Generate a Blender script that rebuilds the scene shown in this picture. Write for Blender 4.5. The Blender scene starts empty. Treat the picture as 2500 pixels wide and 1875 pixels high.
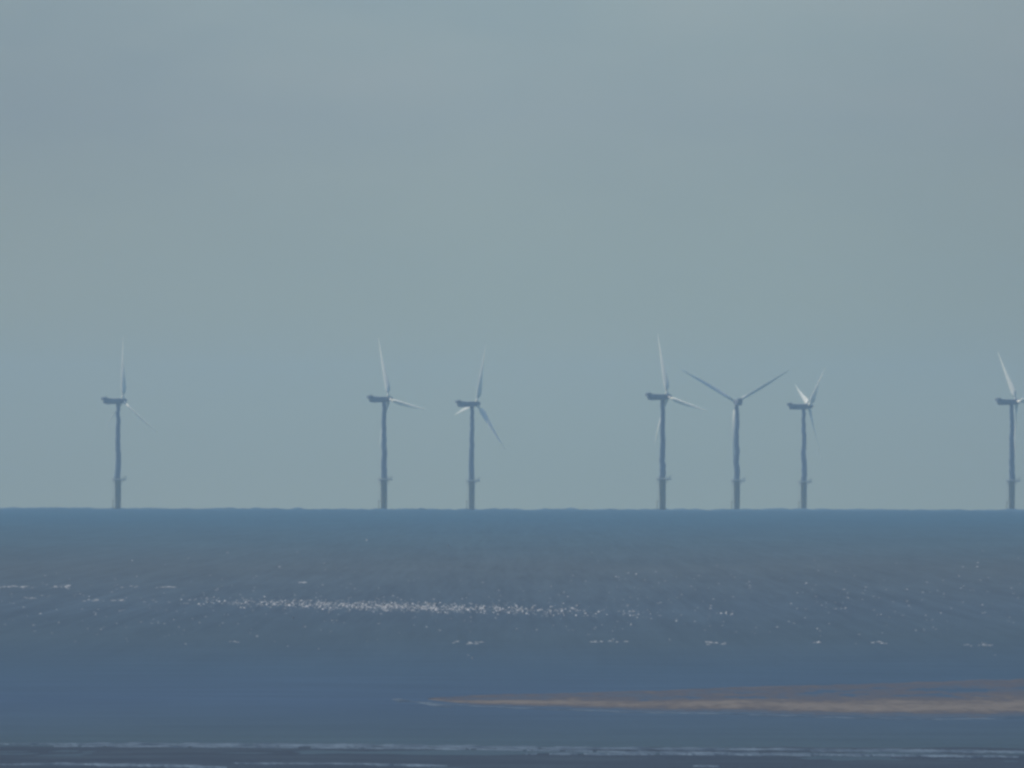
import bpy, bmesh, math, random
from mathutils import Vector, Matrix, noise
random.seed(7)
S = bpy.context.scene
COL = S.collection
rad = math.radians

# ------------------------------------------------------------------ optics and earth
RE = 7.43e6            # effective earth radius (with refraction)
CAM_H = 10.0
FPX = 46600.0          # focal length in pixels of the 2500 px wide photograph
DIP = math.sqrt(2 * CAM_H / RE)
HORIZON_R = math.sqrt(2 * CAM_H * RE)
HORIZON_Y = 1243.0
ROLL = rad(0.09)
PITCH = (HORIZON_Y - DIP * FPX - 937.5) / FPX

def sea_z(r):
    return -r * r / (2 * RE)

def ray_angles(px, py):
    dx, dy = px - 1250, py - 937.5
    c, s = math.cos(ROLL), math.sin(ROLL)
    x = dx * c + dy * s; y = -dx * s + dy * c
    return x / FPX, y / FPX - PITCH            # azimuth (right +), angle below the level line

def sea_point(px, py):
    az, al = ray_angles(px, py)
    disc = al * al - 2 * CAM_H / RE
    r = HORIZON_R if disc <= 0 else RE * (al - math.sqrt(disc))
    return Vector((r * math.sin(az), r * math.cos(az), sea_z(r)))

# ------------------------------------------------------------------ helpers
def link(name, bm, mat, parent=None, smooth=True):
    me = bpy.data.meshes.new(name)
    bmesh.ops.recalc_face_normals(bm, faces=bm.faces)
    bm.to_mesh(me); bm.free()
    if smooth:
        for p in me.polygons: p.use_smooth = True
    me.materials.append(mat)
    o = bpy.data.objects.new(name, me); COL.objects.link(o)
    if parent is not None: o.parent = parent
    return o

def ring_surface(bm, rings, cap=True):
    vs = [[bm.verts.new(p) for p in ring] for ring in rings]
    n = len(vs[0])
    for a, b in zip(vs, vs[1:]):
        for i in range(n):
            bm.faces.new((a[i], a[(i + 1) % n], b[(i + 1) % n], b[i]))
    if cap:
        bm.faces.new(vs[0][::-1]); bm.faces.new(vs[-1])

def circle(r, z, n=28, cx=0, cy=0):
    return [Vector((cx + r * math.cos(2 * math.pi * i / n), cy + r * math.sin(2 * math.pi * i / n), z)) for i in range(n)]

def tube(bm, a, b, r, n=6):
    a, b = Vector(a), Vector(b)
    q = (b - a).to_track_quat('Z', 'Y')
    ring_surface(bm, [[p + q @ Vector((r * math.cos(2 * math.pi * i / n), r * math.sin(2 * math.pi * i / n), 0)) for i in range(n)] for p in (a, b)])

def box(bm, x0, x1, y0, y1, z0, z1):
    v = [bm.verts.new((x, y, z)) for z in (z0, z1) for x, y in ((x0, y0), (x1, y0), (x1, y1), (x0, y1))]
    for f in ((0, 3, 2, 1), (4, 5, 6, 7), (0, 1, 5, 4), (1, 2, 6, 5), (2, 3, 7, 6), (3, 0, 4, 7)):
        bm.faces.new([v[i] for i in f])

# ------------------------------------------------------------------ materials
def new_mat(name):
    m = bpy.data.materials.new(name); m.use_nodes = True
    nt = m.node_tree; nt.nodes.clear()
    out = nt.nodes.new('ShaderNodeOutputMaterial')
    return m, nt, out

def N(nt, typ, **kw):
    n = nt.nodes.new(typ)
    for k, v in kw.items(): setattr(n, k, v)
    return n

def ramp(nt, stops, fac):
    r = N(nt, 'ShaderNodeValToRGB')
    el = r.color_ramp.elements
    while len(el) > 1: el.remove(el[-1])
    el[0].position = stops[0][0]; el[0].color = (*stops[0][1], 1)
    for p, c in stops[1:]:
        e = el.new(p); e.color = (*c, 1)
    nt.links.new(fac, r.inputs[0])
    return r.outputs[0]

def noise_tex(nt, scale_xyz, detail=3, rough=0.5, offset=(0, 0, 0)):
    tc = N(nt, 'ShaderNodeTexCoord')
    mp = N(nt, 'ShaderNodeMapping')
    mp.inputs['Scale'].default_value = scale_xyz
    mp.inputs['Location'].default_value = offset
    nt.links.new(tc.outputs['Object'], mp.inputs['Vector'])
    t = N(nt, 'ShaderNodeTexNoise')
    t.inputs['Scale'].default_value = 1.0
    t.inputs['Detail'].default_value = detail
    t.inputs['Roughness'].default_value = rough
    nt.links.new(mp.outputs[0], t.inputs['Vector'])
    return t.outputs['Fac']

def paint(name, color, dirt, rough=0.5, scale=(0.6, 0.6, 0.12)):
    m, nt, out = new_mat(name)
    b = N(nt, 'ShaderNodeBsdfPrincipled')
    f = noise_tex(nt, scale, 4)
    c = ramp(nt, [(0.35, dirt), (0.62, color)], f)
    nt.links.new(c, b.inputs['Base Color'])
    b.inputs['Roughness'].default_value = rough
    nt.links.new(b.outputs[0], out.inputs[0])
    return m

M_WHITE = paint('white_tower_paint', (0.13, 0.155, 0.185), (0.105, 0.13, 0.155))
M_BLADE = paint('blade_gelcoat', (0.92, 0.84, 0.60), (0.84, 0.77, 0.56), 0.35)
M_YELLOW = paint('yellow_foundation_paint', (0.27, 0.20, 0.09), (0.13, 0.125, 0.11), 0.6)
M_STEEL = paint('galvanised_steel', (0.28, 0.29, 0.30), (0.20, 0.21, 0.22), 0.6)
M_DARK = paint('grey_nacelle_shell', (0.16, 0.165, 0.18), (0.12, 0.125, 0.14), 0.6)

def math_node(nt, op, a, b=None, clamp=False):
    m = N(nt, 'ShaderNodeMath', operation=op); m.use_clamp = clamp
    for i, v in enumerate((a, b)):
        if v is None: continue
        if hasattr(v, 'links'): nt.links.new(v, m.inputs[i])
        else: m.inputs[i].default_value = v
    return m.outputs[0]

def sea_material():
    m, nt, out = new_mat('sea_water')
    tc = N(nt, 'ShaderNodeTexCoord')
    sp = N(nt, 'ShaderNodeSeparateXYZ'); nt.links.new(tc.outputs['Object'], sp.inputs[0])
    # depth / turbidity belts run along the shore; their borders wander
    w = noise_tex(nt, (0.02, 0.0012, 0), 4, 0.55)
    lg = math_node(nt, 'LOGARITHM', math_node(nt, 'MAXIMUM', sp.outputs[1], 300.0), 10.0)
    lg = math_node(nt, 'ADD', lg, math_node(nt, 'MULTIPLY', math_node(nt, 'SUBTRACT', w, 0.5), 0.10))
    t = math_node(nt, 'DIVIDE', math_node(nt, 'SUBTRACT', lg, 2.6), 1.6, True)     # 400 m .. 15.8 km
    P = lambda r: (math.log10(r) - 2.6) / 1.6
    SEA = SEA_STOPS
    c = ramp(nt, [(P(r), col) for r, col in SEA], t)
    # broad patches, wind streaks and wavelets
    n1 = noise_tex(nt, (0.05, 0.004, 0), 5, 0.6, (31, 7, 0))
    n2 = noise_tex(nt, (1.6, 0.012, 0), 6, 0.7, (3, 17, 0))
    n3 = noise_tex(nt, (0.5, 0.0022, 0), 6, 0.7, (13, 5, 0))
    n4 = noise_tex(nt, (0.07, 0.11, 0), 5, 0.6, (1, 2, 0))
    n1 = math_node(nt, 'SUBTRACT', n1, 0.5); n2c = math_node(nt, 'SUBTRACT', n2, 0.5)
    n3 = math_node(nt, 'SUBTRACT', n3, 0.5); n4 = math_node(nt, 'SUBTRACT', n4, 0.5)
    # choppy open water outside the sheltered shallows
    far = math_node(nt, 'DIVIDE', math_node(nt, 'SUBTRACT', sp.outputs[1], 950.0), 500.0, True)
    near = math_node(nt, 'SUBTRACT', 1.0, far)
    chop = math_node(nt, 'MULTIPLY', math_node(nt, 'ADD', n2c, n3), math_node(nt, 'MULTIPLY', far, 0.85))
    calm = math_node(nt, 'MULTIPLY', n4, math_node(nt, 'MULTIPLY', near, 0.7))
    v = math_node(nt, 'ADD', math_node(nt, 'MULTIPLY', n1, 0.50), math_node(nt, 'ADD', chop, calm))
    v = math_node(nt, 'ADD', v, 1.0)
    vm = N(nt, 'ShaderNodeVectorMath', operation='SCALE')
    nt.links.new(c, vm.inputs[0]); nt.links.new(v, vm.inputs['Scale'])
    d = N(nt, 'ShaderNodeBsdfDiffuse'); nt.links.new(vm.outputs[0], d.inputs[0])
    g = N(nt, 'ShaderNodeBsdfGlossy'); g.inputs['Roughness'].default_value = 0.42
    g.inputs['Color'].default_value = (0.80, 0.90, 1.0, 1)
    bp = N(nt, 'ShaderNodeBump'); bp.inputs['Strength'].default_value = 0.5; bp.inputs['Distance'].default_value = 0.12
    nt.links.new(n4, bp.inputs['Height'])
    nt.links.new(bp.outputs[0], g.inputs['Normal']); nt.links.new(bp.outputs[0], d.inputs['Normal'])
    mx = N(nt, 'ShaderNodeMixShader')
    mx.inputs[0].default_value = 0.11
    nt.links.new(d.outputs[0], mx.inputs[1]); nt.links.new(g.outputs[0], mx.inputs[2])
    nt.links.new(mx.outputs[0], out.inputs[0])
    return m

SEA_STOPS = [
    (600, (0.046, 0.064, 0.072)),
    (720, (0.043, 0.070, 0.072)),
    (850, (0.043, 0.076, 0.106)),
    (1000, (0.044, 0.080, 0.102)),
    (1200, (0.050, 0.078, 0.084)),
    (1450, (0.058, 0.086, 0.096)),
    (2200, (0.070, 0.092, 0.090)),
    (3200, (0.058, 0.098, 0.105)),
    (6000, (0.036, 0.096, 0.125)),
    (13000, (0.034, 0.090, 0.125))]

M_SEA = sea_material()

def wet_sand_material():
    m, nt, out = new_mat('sand')
    b = N(nt, 'ShaderNodeBsdfPrincipled')
    tc = N(nt, 'ShaderNodeTexCoord')
    sp = N(nt, 'ShaderNodeSeparateXYZ'); nt.links.new(tc.outputs['Object'], sp.inputs[0])
    geo = N(nt, 'ShaderNodeAttribute'); geo.attribute_name = 'dryness'
    n = noise_tex(nt, (0.25, 0.05, 0), 6, 0.62)
    n3 = noise_tex(nt, (1.6, 0.16, 0), 4, 0.6, (9, 2, 0))
    f = math_node(nt, 'ADD', geo.outputs['Fac'], math_node(nt, 'MULTIPLY', math_node(nt, 'SUBTRACT', n, 0.5), 1.3))
    f = math_node(nt, 'ADD', f, math_node(nt, 'MULTIPLY', math_node(nt, 'SUBTRACT', n3, 0.5), 1.3))
    c = ramp(nt, [(0.05, (0.078, 0.100, 0.116)), (0.38, (0.090, 0.090, 0.092)), (0.60, (0.110, 0.099, 0.086)), (0.76, (0.142, 0.122, 0.096)), (1.0, (0.180, 0.154, 0.118))], f)
    nt.links.new(c, b.inputs['Base Color'])
    b.inputs['Roughness'].default_value = 0.6
    b.inputs['Specular IOR Level'].default_value = 0.06
    nt.links.new(b.outputs[0], out.inputs[0])
    return m
M_SAND = wet_sand_material()

def mud_material():
    m, nt, out = new_mat('wet_mud')
    n = noise_tex(nt, (0.12, 0.09, 0), 6, 0.65)
    c = ramp(nt, [(0.3, (0.028, 0.042, 0.056)), (0.5, (0.036, 0.053, 0.068)), (0.72, (0.052, 0.078, 0.092))], n)
    d = N(nt, 'ShaderNodeBsdfDiffuse'); nt.links.new(c, d.inputs[0])
    g = N(nt, 'ShaderNodeBsdfGlossy'); g.inputs['Roughness'].default_value = 0.45
    mx = N(nt, 'ShaderNodeMixShader'); mx.inputs[0].default_value = 0.08
    nt.links.new(d.outputs[0], mx.inputs[1]); nt.links.new(g.outputs[0], mx.inputs[2])
    nt.links.new(mx.outputs[0], out.inputs[0])
    return m
M_MUD = mud_material()

def foam_sheen_material(name, c0, c1, scale):
    m, nt, out = new_mat(name)
    d = N(nt, 'ShaderNodeBsdfDiffuse')
    n = noise_tex(nt, scale, 4, 0.6)
    nt.links.new(ramp(nt, [(0.35, c0), (0.65, c1)], n), d.inputs[0])
    nt.links.new(d.outputs[0], out.inputs[0])
    return m
M_FOAM_GLINT = foam_sheen_material('white_foam_glint', (0.10, 0.125, 0.14), (0.66, 0.64, 0.58), (2.2, 0.5, 1))  # white diffuse colour stands in for sun glints on the crests
M_SWASH_SHEEN = foam_sheen_material('swash_sky_sheen', (0.075, 0.105, 0.135), (0.15, 0.20, 0.235), (0.7, 0.12, 1))  # pale diffuse colour paints the sky reflected in shallow water

# ------------------------------------------------------------------ sea: a curved sheet all round the viewer
def build_sea():
    bm = bmesh.new()
    rows = [0.01, 60, 150, 300, 450, 550]
    r = 600.0
    while r < 9000: rows.append(r); r *= 1.03
    r = 9000.0
    while r < 14500: rows.append(r); r += 60
    rows += [14800, 15200, 15800, 16500, 17500, 18000]
    angs = []
    a = -2.3
    while a <= 2.3001: angs.append(a); a += 0.0125
    a = 3.0
    step = 0.7
    while a < 357.6: angs.append(a); a += min(6, step); step *= 1.25
    angs = sorted(set(x % 360 for x in angs))
    if angs[-1] > 359.9999: angs.pop()
    grid = []
    for r in rows:
        ring = []
        for a in angs:
            an = rad(a)
            x, y = r * math.sin(an), r * math.cos(an)
            z = sea_z(r)
            if 9000 < r < 14600 and (a < 2.4 or a > 357.6):
                z += (1.6 * noise.noise(Vector((x / 6.0, y / 500.0, 0))) + 1.0 * noise.noise(Vector((x / 17.0, y / 900.0, 5)))
                      + 0.9 * noise.noise(Vector((x / 50.0, y / 1500.0, 9))) - 0.75)
            ring.append(bm.verts.new((x, y, z)))
        grid.append(ring)
    n = len(angs)
    for A, B in zip(grid, grid[1:]):
        for i in range(n):
            j = (i + 1) % n
            bm.faces.new((A[i], A[j], B[j], B[i]))
    bm.faces.new(grid[0][::-1])
    o = link('sea', bm, M_SEA)
    o['kind'] = 'structure'; o['label'] = 'blue grey sea reaching to the horizon'
    o['category'] = 'sea'
    return o
build_sea()

# ------------------------------------------------------------------ sand bank: a low height field cut by the water
def interp(pts, x):
    if x <= pts[0][0]: return pts[0][1]
    for (x0, y0), (x1, y1) in zip(pts, pts[1:]):
        if x <= x1: return y0 + (y1 - y0) * (x - x0) / (x1 - x0)
    return pts[-1][1]
NEAR = [(1045, 1708), (1095, 1715), (1150, 1720), (1250, 1723), (1532, 1733), (1815, 1739), (2098, 1747), (2295, 1750), (2500, 1747), (2800, 1744)]
FAR = [(1045, 1707), (1095, 1703), (1150, 1699), (1250, 1696), (1532, 1689), (1759, 1679), (2098, 1669), (2500, 1658), (2800, 1652)]

def build_bank():
    bm = bmesh.new()
    lay = bm.verts.layers.float.new('dryness')
    grid = []
    nx, ny = 420, 120
    for i in range(nx + 1):
        u = 1045 + (2800 - 1045) * i / nx
        a = sea_point(u, interp(NEAR, u)); b = sea_point(u, interp(FAR, u))
        col = []
        for j in range(ny + 1):
            t = -0.06 + 1.12 * j / ny
            p = a.lerp(b, t)
            fade = min(1.0, (u - 1045) / 300.0)
            wob = noise.noise(Vector((p.x / 1.6, 3.0 + t * 2, 0))) * 0.04 + noise.noise(Vector((p.x / 7, 9, 0))) * 0.05 + noise.noise(Vector((p.x / 0.6, t * 5, 4))) * 0.025
            tt = t + wob
            # seaward ridge, wet flat with runnels behind it, thin crest at the back
            ridge = 0.045 * math.exp(-((tt - 0.27) / 0.17) ** 2) * (0.35 + 0.65 * fade)
            back = 0.030 * math.exp(-((tt - 0.93) / 0.06) ** 2)
            n = noise.fractal(Vector((p.x / 3.2, p.y / 22.0, 1.7)), 0.6, 2.1, 6)
            n += 0.6 * noise.noise(Vector((p.x / 0.8, p.y / 5.0, 3)))
            body = 0.012 + 0.026 * n * (0.5 + 0.5 * fade) - 0.010 * fade * max(0, min(1, (p.x - 8) / 8)) * (1 if 0.5 < tt < 0.9 else 0)
            edge = min(1.0, max(-1.0, tt / 0.05), max(-1.0, (1.0 - tt) / 0.04))
            h = (ridge + back + body)
            z = sea_z(p.y) + (h if edge > 0 else 0) * max(edge, 0) + min(edge, 0) * 0.05 + 0.002
            v = bm.verts.new((p.x, p.y, z))
            dry = 0.30 + 0.62 * math.exp(-((tt - 0.26) / 0.2) ** 2) + 0.16 * math.exp(-((tt - 0.95) / 0.06) ** 2)
            if tt < 0.07: dry = 0.12
            v[lay] = dry
            col.append(v)
        grid.append(col)
    for A, B in zip(grid, grid[1:]):
        for j in range(ny):
            bm.faces.new((A[j], B[j], B[j + 1], A[j + 1]))
    o = link('sand_bank', bm, M_SAND)
    o['kind'] = 'structure'; o['label'] = 'low tan sand bank with wet runnels lying in the water'
    o['category'] = 'sand bank'
build_bank()

# ------------------------------------------------------------------ tidal flat at the bottom edge
def build_flat():
    bm = bmesh.new()
    grid = []
    nx, ny = 300, 60
    for i in range(nx + 1):
        col = []
        for j in range(ny + 1):
            y = 560 + (722 - 560) * j / ny
            x = -40 + 80 * i / nx
            h = 0.012 + 0.022 * noise.fractal(Vector((x / 5.0, y / 9.0, 4.2)), 0.8, 2.0, 4) + 0.012 * math.sin(y / 7.5 + x * 0.03)
            e = min(1.0, (712 - y + 4 * noise.noise(Vector((x / 3.0, 0, 2)))) / 10.0)
            z = sea_z(y) + (h * e if e > 0 else 0.06 * max(e, -1))
            col.append(bm.verts.new((x, y, z)))
        grid.append(col)
    for A, B in zip(grid, grid[1:]):
        for j in range(ny):
            bm.faces.new((A[j], B[j], B[j + 1], A[j + 1]))
    o = link('tidal_flat', bm, M_MUD)
    o['kind'] = 'structure'; o['label'] = 'dark wet tidal flat with shallow pools nearest the viewer'
    o['category'] = 'tidal flat'
build_flat()

# ------------------------------------------------------------------ foam and painted sun glints
def lump(bm, p, w, h, d):
    """foam crest with sun glint painted white: a low faceted mound"""
    n = 8
    base = [bm.verts.new(p + Vector((w / 2 * math.cos(k * math.pi / 4), d / 2 * math.sin(k * math.pi / 4), -0.02))) for k in range(n)]
    ox = random.uniform(-.15, .15) * w
    top = [bm.verts.new(p + Vector((ox + w * random.uniform(.18, .3) * math.cos(k * math.pi / 4), d * .22 * math.sin(k * math.pi / 4), h * random.uniform(.8, 1.1)))) for k in range(n)]
    for k in range(n):
        bm.faces.new((base[k], base[(k + 1) % n], top[(k + 1) % n], top[k]))
    bm.faces.new(top)

def build_foam_glints():
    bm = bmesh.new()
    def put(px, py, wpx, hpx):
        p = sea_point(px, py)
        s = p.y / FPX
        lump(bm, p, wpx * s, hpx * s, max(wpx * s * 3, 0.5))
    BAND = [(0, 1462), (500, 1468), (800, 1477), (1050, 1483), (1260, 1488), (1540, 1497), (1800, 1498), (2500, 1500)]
    # the dense belt of breakers, sun glitter painted as white lumps
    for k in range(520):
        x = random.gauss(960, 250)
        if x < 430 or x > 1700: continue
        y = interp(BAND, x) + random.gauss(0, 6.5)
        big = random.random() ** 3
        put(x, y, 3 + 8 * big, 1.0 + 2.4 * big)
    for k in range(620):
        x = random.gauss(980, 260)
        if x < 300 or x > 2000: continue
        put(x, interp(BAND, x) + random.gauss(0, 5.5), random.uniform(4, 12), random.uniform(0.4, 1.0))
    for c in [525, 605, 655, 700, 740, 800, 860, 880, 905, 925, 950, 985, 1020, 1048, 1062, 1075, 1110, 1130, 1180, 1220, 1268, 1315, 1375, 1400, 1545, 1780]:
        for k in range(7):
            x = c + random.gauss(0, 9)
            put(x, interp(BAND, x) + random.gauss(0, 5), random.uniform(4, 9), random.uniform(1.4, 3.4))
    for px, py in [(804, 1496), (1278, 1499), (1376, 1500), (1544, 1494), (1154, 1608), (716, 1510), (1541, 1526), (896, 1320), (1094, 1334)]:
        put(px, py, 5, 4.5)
    # loose whitecaps and painted glints all over the middle distance
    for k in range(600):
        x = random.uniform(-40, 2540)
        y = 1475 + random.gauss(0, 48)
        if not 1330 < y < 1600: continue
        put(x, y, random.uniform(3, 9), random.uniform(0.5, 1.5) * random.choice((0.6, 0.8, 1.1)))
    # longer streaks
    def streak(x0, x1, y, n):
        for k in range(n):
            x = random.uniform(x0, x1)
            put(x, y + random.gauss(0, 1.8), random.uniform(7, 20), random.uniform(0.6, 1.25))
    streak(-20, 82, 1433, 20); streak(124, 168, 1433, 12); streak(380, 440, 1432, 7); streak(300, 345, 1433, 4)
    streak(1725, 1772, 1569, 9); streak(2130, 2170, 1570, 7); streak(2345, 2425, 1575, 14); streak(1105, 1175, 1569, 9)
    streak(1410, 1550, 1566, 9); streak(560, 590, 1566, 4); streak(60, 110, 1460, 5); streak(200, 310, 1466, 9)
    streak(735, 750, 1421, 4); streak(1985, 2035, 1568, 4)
    o = link('sea_foam_glints', bm, M_FOAM_GLINT, smooth=False)
    o['kind'] = 'stuff'; o['label'] = 'white foam crests and sun glints painted white, scattered across the middle of the sea'
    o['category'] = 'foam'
build_foam_glints()

def build_swash():
    """surf and shallow water, sky reflection painted pale: narrow irregular ribbons lying on the water"""
    bm = bmesh.new()
    def ribbon(pts, thick, gap=0.0, n=160, seed=0, lift=0.01):
        prev = None
        x0, x1 = pts[0][0], pts[-1][0]
        for i in range(n + 1):
            x = x0 + (x1 - x0) * i / n
            yc = interp(pts, x) + 1.5 * noise.noise(Vector((x / 60, seed, 0))) + 0.8 * noise.noise(Vector((x / 14, seed, 3)))
            t = thick * (0.55 + 0.7 * noise.noise(Vector((x / 45, seed, 7))) + 0.35 * noise.noise(Vector((x / 9, seed, 1))))
            t = max(t, 0) * min(1, 8 * i / n, 8 * (n - i) / n + .05)
            if t < 0.25 + gap:
                prev = None; continue
            a = sea_point(x, yc + t / 2); b = sea_point(x, yc - t / 2); c = sea_point(x, yc)
            va = bm.verts.new(a + Vector((0, 0, 0.004)))
            vc = bm.verts.new(c + Vector((0, 0, lift + 0.012)))
            vb = bm.verts.new(b + Vector((0, 0, lift)))
            if prev:
                bm.faces.new((prev[0], va, vc, prev[1])); bm.faces.new((prev[1], vc, vb, prev[2]))
            prev = (va, vc, vb)
    # along the sand bank
    ribbon([(955, 1707), (1000, 1712), (1050, 1719), (1110, 1727)], 9, seed=1, n=90)
    ribbon([(1000, 1716), (1250, 1728), (1532, 1738), (1815, 1744), (2098, 1753), (2295, 1756), (2540, 1753)], 4.5, seed=2, n=400)
    ribbon([(1560, 1738), (1640, 1740)], 5, seed=12)
    # runnels on the bank
    # surf lines in front of the tidal flat
    ribbon([(-30, 1817), (600, 1819), (900, 1821), (1400, 1828), (1900, 1831), (2540, 1838)], 9.5, seed=3, n=500, lift=0.03)
    ribbon([(-30, 1822), (500, 1824), (1000, 1828), (1500, 1836), (2100, 1842)], 4, 0.8, seed=4, n=500, lift=0.03)
    ribbon([(-30, 1869), (150, 1868), (400, 1871), (560, 1876)], 7, seed=5, n=200, lift=0.05)
    ribbon([(560, 1866), (900, 1868), (1100, 1872)], 5, seed=6, n=150, lift=0.05)
    ribbon([(1240, 1842), (1700, 1843), (2100, 1845), (2540, 1850)], 5, 0.7, seed=7, n=400, lift=0.05)
    ribbon([(1690, 1873), (1760, 1873)], 4, seed=9, n=60, lift=0.05)
    ribbon([(2080, 1830), (2540, 1836)], 5, 0.5, seed=11, n=200, lift=0.03)
    o = link('surf', bm, M_SWASH_SHEEN)
    o['kind'] = 'stuff'; o['label'] = 'thin surf lines with painted sky reflection on the water in the foreground and along the sand bank'
    o['category'] = 'surf'
build_swash()

# ------------------------------------------------------------------ wind turbines
HUB_Z, PLAT_Z, BLADE_R = 72.0, 19.3, 42.4
TILT, CONE = rad(6), rad(3)

def tower_bm(seed):
    bm = bmesh.new(); rings = []
    for k in range(60):
        t = k / 59
        z = PLAT_Z + 0.6 + t * (HUB_Z - 1.9 - PLAT_Z - 0.6)
        r = 2.0 + (1.28 - 2.0) * t + 0.08 * noise.noise(Vector((seed * 3.1, z / 2.2, 0)))
        cx = 0.55 * noise.noise(Vector((seed * 7.3 + 0.4, z / 3.8, 8))) + 0.45 * noise.noise(Vector((seed * 2.3, z / 12.0, 1))); cy = 0.05 * noise.noise(Vector((seed, z / 6, 2)))
        rings.append(circle(r, z, 28, cx, cy))
    ring_surface(bm, rings)
    return bm

def pile_bm():
    bm = bmesh.new()
    prof = [(2.0, -6), (2.0, 4.0), (2.06, 4.3), (2.06, PLAT_Z - 1.2), (2.4, PLAT_Z - 1.0), (2.4, PLAT_Z - 0.25)]
    ring_surface(bm, [circle(r, z) for r, z in prof])
    return bm

def platform_bm():
    bm = bmesh.new()
    ring_surface(bm, [circle(3.6, PLAT_Z - 0.24), circle(3.9, PLAT_Z), circle(3.9, PLAT_Z + 0.3)])
    box(bm, 2.6, 5.8, -1.9, 1.9, PLAT_Z - 0.3, PLAT_Z + 0.32)          # laydown area
    for a in range(0, 360, 60):                                          # brackets
        c, s = math.cos(rad(a)), math.sin(rad(a))
        tube(bm, (2.5 * c, 2.5 * s, PLAT_Z - 2.6), (3.7 * c, 3.7 * s, PLAT_Z - 0.2), 0.16)
    return bm

def railing_bm():
    bm = bmesh.new()
    for a in range(0, 360, 20):
        c, s = math.cos(rad(a)), math.sin(rad(a))
        tube(bm, (3.8 * c, 3.8 * s, PLAT_Z + 0.3), (3.8 * c, 3.8 * s, PLAT_Z + 1.5), 0.05, 4)
        c2, s2 = math.cos(rad(a + 20)), math.sin(rad(a + 20))
        for z in (0.9, 1.5):
            tube(bm, (3.8 * c, 3.8 * s, PLAT_Z + z), (3.8 * c2, 3.8 * s2, PLAT_Z + z), 0.05, 4)
    pts = [(3.4, -1.8), (5.7, -1.8), (5.7, 1.8), (3.4, 1.8)]
    for (x, y), (x2, y2) in zip(pts, pts[1:]):
        tube(bm, (x, y, PLAT_Z + .3), (x, y, PLAT_Z + 1.5), 0.05, 4)
        tube(bm, (x, y, PLAT_Z + 1.5), (x2, y2, PLAT_Z + 1.5), 0.05, 4)
    return bm

def crane_bm():
    bm = bmesh.new()
    tube(bm, (4.6, -1.2, PLAT_Z + 0.3), (4.6, -1.2, PLAT_Z + 2.2), 0.18, 8)
    tube(bm, (4.6, -1.2, PLAT_Z + 2.2), (6.3, -1.2, PLAT_Z + 2.5), 0.13, 8)
    return bm

def landing_bm():
    bm = bmesh.new()
    for y in (-0.9, 0.9):
        tube(bm, (-3.5, y, -3), (-3.5, y, 6.0), 0.22, 8)
        for z in (0.4, 5.2):
            tube(bm, (-3.5, y, z), (-2.2, y * .8, z), 0.16, 6)
    for z in range(-2, int(PLAT_Z)):
        tube(bm, (-3.0, -0.3, z), (-3.0, 0.3, z), 0.04, 4)
    for y in (-0.3, 0.3):
        tube(bm, (-3.0, y, -3), (-3.0, y, PLAT_Z), 0.07, 5)
    return bm

def rounded_section(y, w, z0, z1, k=0.35):
    pts = []
    cz, hz, hw = (z0 + z1) / 2, (z1 - z0) / 2, w / 2
    for i in range(20):
        a = 2 * math.pi * (i + .5) / 20
        c, s = math.cos(a), math.sin(a)
        e = 0.42
        pts.append(Vector((hw * math.copysign(abs(c) ** e, c), y, cz + hz * math.copysign(abs(s) ** e, s))))
    return pts

def nacelle_bm():
    # local: +Y to the rotor, origin at the tower axis and hub height
    bm = bmesh.new()
    ring_surface(bm, [rounded_section(y, w, z0, z1) for y, w, z0, z1 in (
        (-10.7, 2.6, -0.4, 1.9), (-10.3, 3.4, -1.5, 2.2), (-7.6, 3.7, -1.9, 2.15), (-4.0, 3.7, -1.9, 1.8), (0.0, 3.7, -1.95, 1.75), (1.7, 3.5, -1.9, 1.7), (2.3, 2.6, -1.5, 1.4))])
    return bm

def cooler_bm():
    bm = bmesh.new()
    box(bm, -1.6, 1.6, -11.6, -9.0, 2.0, 2.9)
    box(bm, -1.5, 1.5, -12.0, -10.71, 0.8, 2.6)
    for x in (-0.9, 0.9):
        tube(bm, (x, -9.6, 2.9), (x, -9.6, 4.1), 0.06, 5)
    return bm

def hub_bm():
    bm = bmesh.new()
    prof = [(1.3, -1.5), (1.65, -1.2), (1.7, 0.4), (1.5, 1.5), (1.05, 2.4), (0.5, 2.9), (0.08, 3.05)]
    ring_surface(bm, [[Vector((r * math.cos(2 * math.pi * i / 20), y, r * math.sin(2 * math.pi * i / 20))) for i in range(20)] for r, y in prof])
    return bm

def blade_bm(pitch):
    bm = bmesh.new(); rings = []
    st = [(1.0, 2.0, 2.0, 0), (3.0, 2.0, 1.9, 30), (5.5, 2.7, 1.4, 29), (8.5, 3.5, 0.95, 28), (13, 3.15, 0.68, 22), (19, 2.55, 0.50, 13.0),
          (26, 1.95, 0.36, 6), (33, 1.2, 0.22, 1.8), (38, 0.72, 0.13, 0.6), (41, 0.42, 0.07, 0), (42.2, 0.35, 0.05, 0), (BLADE_R, 0.1, 0.02, 0)]
    n = 16
    for r, ch, th, tw in st:
        if r > 4: ch *= 1.15; th *= 1.45
        a = rad(tw) + pitch
        ring = []
        for i in range(n):
            t = 2 * math.pi * i / n
            u = math.cos(t) * ch / 2
            if r > 4: u -= ch * 0.18
            v = math.sin(t) * th / 2 * (1.0 if r < 4 else (0.62 + 0.38 * math.cos(t)) * 1.15)
            if r > 4: u = -u; 
            x = u * math.cos(a) - v * math.sin(a)
            y = u * math.sin(a) + v * math.cos(a)
            y += math.tan(CONE) * r + 1.9 * (r / BLADE_R) ** 2
            ring.append(Vector((x, y, r)))
        rings.append(ring)
    ring_surface(bm, rings)
    return bm

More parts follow.
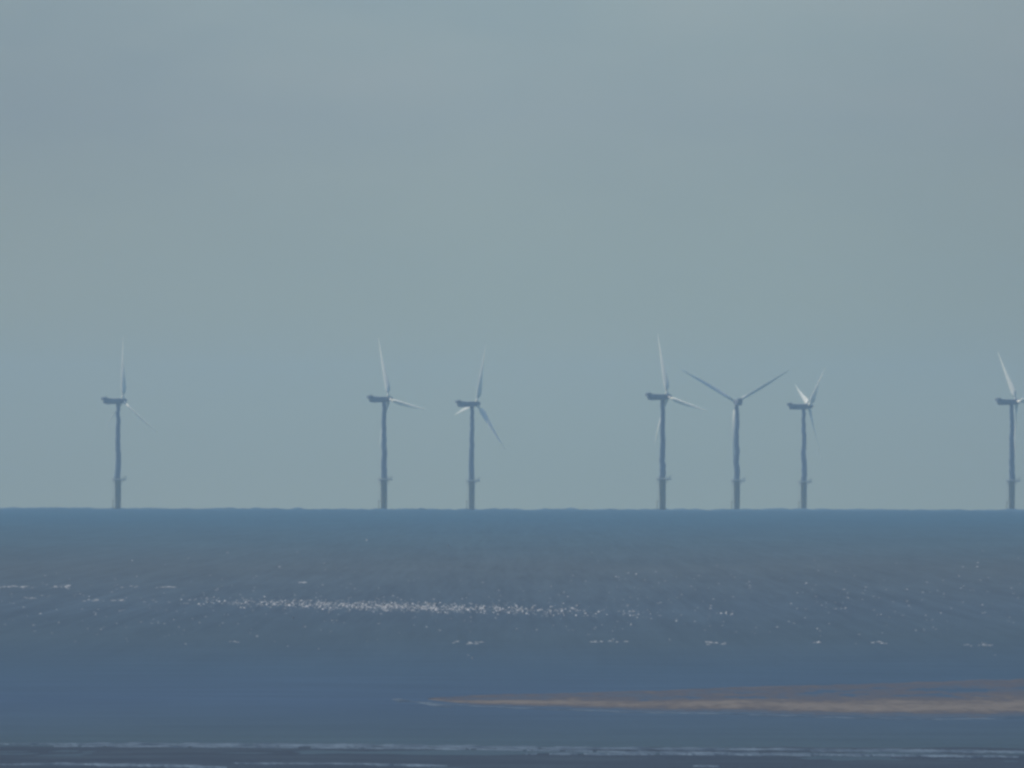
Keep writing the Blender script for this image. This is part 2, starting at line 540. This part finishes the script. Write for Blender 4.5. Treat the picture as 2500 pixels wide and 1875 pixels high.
def make_turbine():
    root = bpy.data.objects.new('wind_turbine', None); COL.objects.link(root)
    link('foundation', pile_bm(), M_YELLOW, root)
    lp = link('boat_landing', landing_bm(), M_YELLOW, root)
    pl = link('platform', platform_bm(), M_STEEL, root, smooth=False)
    link('railing', railing_bm(), M_STEEL, pl, smooth=False)
    link('davit_crane', crane_bm(), M_STEEL, pl, smooth=False)
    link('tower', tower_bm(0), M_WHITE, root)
    na = link('nacelle', nacelle_bm(), M_DARK, root)
    link('cooler', cooler_bm(), M_DARK, na, smooth=False)
    hb = link('rotor_hub', hub_bm(), M_DARK, root)
    for k in range(3):
        link('blade', blade_bm(rad(PITCH_RUN)) if k == 0 else bmesh.new(), M_BLADE, hb)
    bl = [c for c in hb.children]
    for b in bl[1:]: b.data = bl[0].data
    return root

PITCH_RUN = 4
SET_PITCH = {(0, 1): 14, (0, 2): 40, (2, 1): 78}   # blades pitched apart from their rotor (turbine, blade)
# base pixel x, hub height in px above the sea line, yaw (front, clockwise from straight away), rotor azimuth, blade pitch, label
TURB = [
    (288.0, 263, 60, 1, 0, 'leftmost wind turbine, standing alone at far left with one blade straight up'),
    (937.4, 268, 61, -20, 0, 'second wind turbine from the left, its upper blade leaning left and another pointing right'),
    (1151.5, 257, 62, 19, 0, 'third wind turbine from the left, with a pale blade pointing left under its nacelle'),
    (1617.4, 275, 60, -17, 0, 'tallest looking wind turbine, fourth from the left, just left of the one with V-shaped blades'),
    (1798.8, 262, -10, 60, 30, 'wind turbine seen from behind with two dark blades spread in a wide V'),
    (1962.3, 252, 73, 51, 0, 'smallest looking wind turbine with two pale blades in a narrow V above its nacelle'),
    (2469.8, 264, 61, -38, 0, 'wind turbine cut off by the right edge, one pale blade leaning up to the left'),
]
proto = make_turbine()
BLADES = {}
def blade_mesh(deg):
    if deg not in BLADES:
        me = bpy.data.meshes.new('blade'); q = blade_bm(rad(deg))
        bmesh.ops.recalc_face_normals(q, faces=q.faces); q.to_mesh(me); q.free()
        for p in me.polygons: p.use_smooth = True
        me.materials.append(M_BLADE); BLADES[deg] = me
    return BLADES[deg]
def place(root, spec, idx):
    px, tot, yaw, az, pitch, label = spec
    azv, _ = ray_angles(px, HORIZON_Y)
    D = FPX * HUB_Z / tot
    x, y = D * math.sin(azv), D * math.cos(azv)
    root.location = (x, y, sea_z(D) - 0.1)
    root['label'] = label; root['category'] = 'wind turbine'; root['group'] = 'offshore wind turbines along the horizon'
    for c in root.children:
        kind = c.name.split('.')[0]
        if kind == 'tower' and idx:
            me = bpy.data.meshes.new('tower'); b = tower_bm(idx)
            bmesh.ops.recalc_face_normals(b, faces=b.faces); b.to_mesh(me); b.free()
            for p in me.polygons: p.use_smooth = True
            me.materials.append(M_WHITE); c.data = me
        if kind == 'nacelle':
            c.location = (0, 0, HUB_Z); c.rotation_euler = (rad(2), 0, rad(-yaw))
        if kind == 'rotor_hub':
            c.matrix_local = Matrix.Translation((0, 0, HUB_Z)) @ Matrix.Rotation(rad(-yaw), 4, 'Z') @ Matrix.Translation((0, 3.7, 0.15)) @ Matrix.Rotation(TILT, 4, 'X')
            for k, b in enumerate(c.children):
                b.matrix_local = Matrix.Rotation(rad(az + 120 * k), 4, 'Y')
                p_ = SET_PITCH.get((idx, k), pitch or PITCH_RUN)
                b.data = blade_mesh(p_)


def copy_tree(o, parent=None):
    c = o.copy(); COL.objects.link(c); c.parent = parent
    for ch in list(o.children): copy_tree(ch, c)
    return c
roots = [proto] + [copy_tree(proto) for _ in TURB[1:]]
for i, (r_, s_) in enumerate(zip(roots, TURB)): place(r_, s_, i)

# ------------------------------------------------------------------ haze
HAZE_D = 4.5e-5
bm = bmesh.new()
box(bm, -19000, 19000, -19000, 19000, -26.0, 122.0)
m, nt, out = new_mat('haze_air')
pv = N(nt, 'ShaderNodeVolumePrincipled')
pv.inputs['Color'].default_value = (0.60, 0.86, 0.96, 1)
pv.inputs['Density'].default_value = HAZE_D
pv.inputs['Anisotropy'].default_value = 0.2
nt.links.new(pv.outputs[0], out.inputs['Volume'])
hz = link('haze', bm, m, smooth=False)
hz['kind'] = 'stuff'; hz['label'] = 'thin blue sea haze fading the far turbines'; hz['category'] = 'haze'

# ------------------------------------------------------------------ light
SUN_EL, SUN_AZ = 48.0, -67.0        # azimuth from the view direction, left negative
w = bpy.data.worlds.new('World'); S.world = w; w.use_nodes = True
nt = w.node_tree; nt.nodes.clear()
out = N(nt, 'ShaderNodeOutputWorld'); bg = N(nt, 'ShaderNodeBackground')
sky = N(nt, 'ShaderNodeTexSky', sky_type='NISHITA', sun_disc=False)
sky.sun_elevation = rad(SUN_EL); sky.sun_rotation = rad(SUN_AZ)
sky.altitude = 0; sky.air_density = 1.0; sky.dust_density = 1.5; sky.ozone_density = 2.0
# thin high cloud: soft brightness and tint differences across the sky
tc = N(nt, 'ShaderNodeTexCoord'); mp = N(nt, 'ShaderNodeMapping'); mp.inputs['Scale'].default_value = (38, 38, 95); mp.inputs['Location'].default_value = (1.3, 0, 2.2)
nt.links.new(tc.outputs['Generated'], mp.inputs[0])
nz = N(nt, 'ShaderNodeTexNoise'); nz.inputs['Scale'].default_value = 1; nz.inputs['Detail'].default_value = 4; nz.inputs['Roughness'].default_value = 0.5
nt.links.new(mp.outputs[0], nz.inputs['Vector'])
tint = ramp(nt, [(0.32, (0.89, 0.93, 0.97)), (0.5, (0.99, 1.0, 1.0)), (0.66, (1.08, 1.04, 1.03))], nz.outputs['Fac'])
mul = N(nt, 'ShaderNodeVectorMath', operation='MULTIPLY')
sx0 = N(nt, 'ShaderNodeSeparateXYZ'); nt.links.new(tc.outputs['Generated'], sx0.inputs[0])
amt = ramp(nt, [(0.0, (0.25, 0.25, 0.25)), (0.5, (0.35, 0.35, 0.35)), (1.0, (1, 1, 1))], math_node(nt, 'DIVIDE', math_node(nt, 'SUBTRACT', sx0.outputs[2], 0.0), 0.024, True))
cm = N(nt, 'ShaderNodeMix', data_type='RGBA'); nt.links.new(amt, cm.inputs[0]); cm.inputs[6].default_value = (1, 1, 1, 1); nt.links.new(tint, cm.inputs[7])
nt.links.new(sky.outputs[0], mul.inputs[0]); nt.links.new(cm.outputs[2], mul.inputs[1])
mul2 = N(nt, 'ShaderNodeVectorMath', operation='MULTIPLY'); mul2.inputs[1].default_value = (0.95, 1.17, 1.36)
sx = N(nt, 'ShaderNodeSeparateXYZ'); nt.links.new(tc.outputs['Generated'], sx.inputs[0])
nt.links.new(mul.outputs[0], mul2.inputs[0])
def span(v, lo, hi):
    return math_node(nt, 'DIVIDE', math_node(nt, 'SUBTRACT', v, lo), hi - lo, True)
# haze glow tinted into the lowest sky, lens vignette painted in left and right
low = ramp(nt, [(0.0, (0.68, 0.65, 0.50)), (0.2, (0.62, 0.62, 0.52)), (0.46, (0.515, 0.54, 0.54)), (0.75, (0.435, 0.45, 0.51)), (1.0, (0.42, 0.435, 0.485))], span(sx.outputs[2], -0.002, 0.026))
vignette = ramp(nt, [(0.0, (0.91, 0.89, 0.90)), (0.27, (0.97, 0.96, 0.97)), (0.48, (1, 1, 1)), (0.75, (0.98, 0.98, 0.98)), (1.0, (0.90, 0.89, 0.90))], span(sx.outputs[0], -0.028, 0.028))
m3 = N(nt, 'ShaderNodeVectorMath', operation='MULTIPLY'); m4 = N(nt, 'ShaderNodeVectorMath', operation='MULTIPLY'); m5 = N(nt, 'ShaderNodeVectorMath', operation='SCALE')
nt.links.new(mul2.outputs[0], m3.inputs[0]); nt.links.new(low, m3.inputs[1])
nt.links.new(m3.outputs[0], m4.inputs[0]); nt.links.new(vignette, m4.inputs[1])
nt.links.new(m4.outputs[0], m5.inputs[0]); m5.inputs['Scale'].default_value = 2.0
nt.links.new(m5.outputs[0], bg.inputs[0]); bg.inputs[1].default_value = 0.095
nt.links.new(bg.outputs[0], out.inputs[0])

L = bpy.data.lights.new('sun', 'SUN'); L.energy = 2.85; L.angle = rad(0.5); L.color = (1.0, 0.93, 0.82)
sun = bpy.data.objects.new('sun', L); COL.objects.link(sun)
d = Vector((math.sin(rad(SUN_AZ)) * math.cos(rad(SUN_EL)), math.cos(rad(SUN_AZ)) * math.cos(rad(SUN_EL)), math.sin(rad(SUN_EL))))
sun.rotation_euler = d.to_track_quat('Z', 'Y').to_euler()
sun.location = (0, 0, 60)

# ------------------------------------------------------------------ camera
cam = bpy.data.cameras.new('camera'); cam.sensor_width = 36; cam.lens = 36 * FPX / 2500
cam.clip_start = 1; cam.clip_end = 80000
co = bpy.data.objects.new('camera', cam); COL.objects.link(co); S.camera = co
co.matrix_world = Matrix.Translation((0, 0, CAM_H)) @ Matrix.Rotation(rad(90) + PITCH, 4, 'X') @ Matrix.Rotation(ROLL, 4, 'Z')

S.view_settings.view_transform = 'Standard'; S.view_settings.look = 'None'
S.view_settings.exposure = 0.08; S.view_settings.gamma = 1
S.render.engine = 'CYCLES'
cy = S.cycles
cy.use_denoising = True
cy.pixel_filter_type = 'BLACKMAN_HARRIS'; cy.filter_width = 2.8
cy.volume_bounces = 0; cy.max_bounces = 4
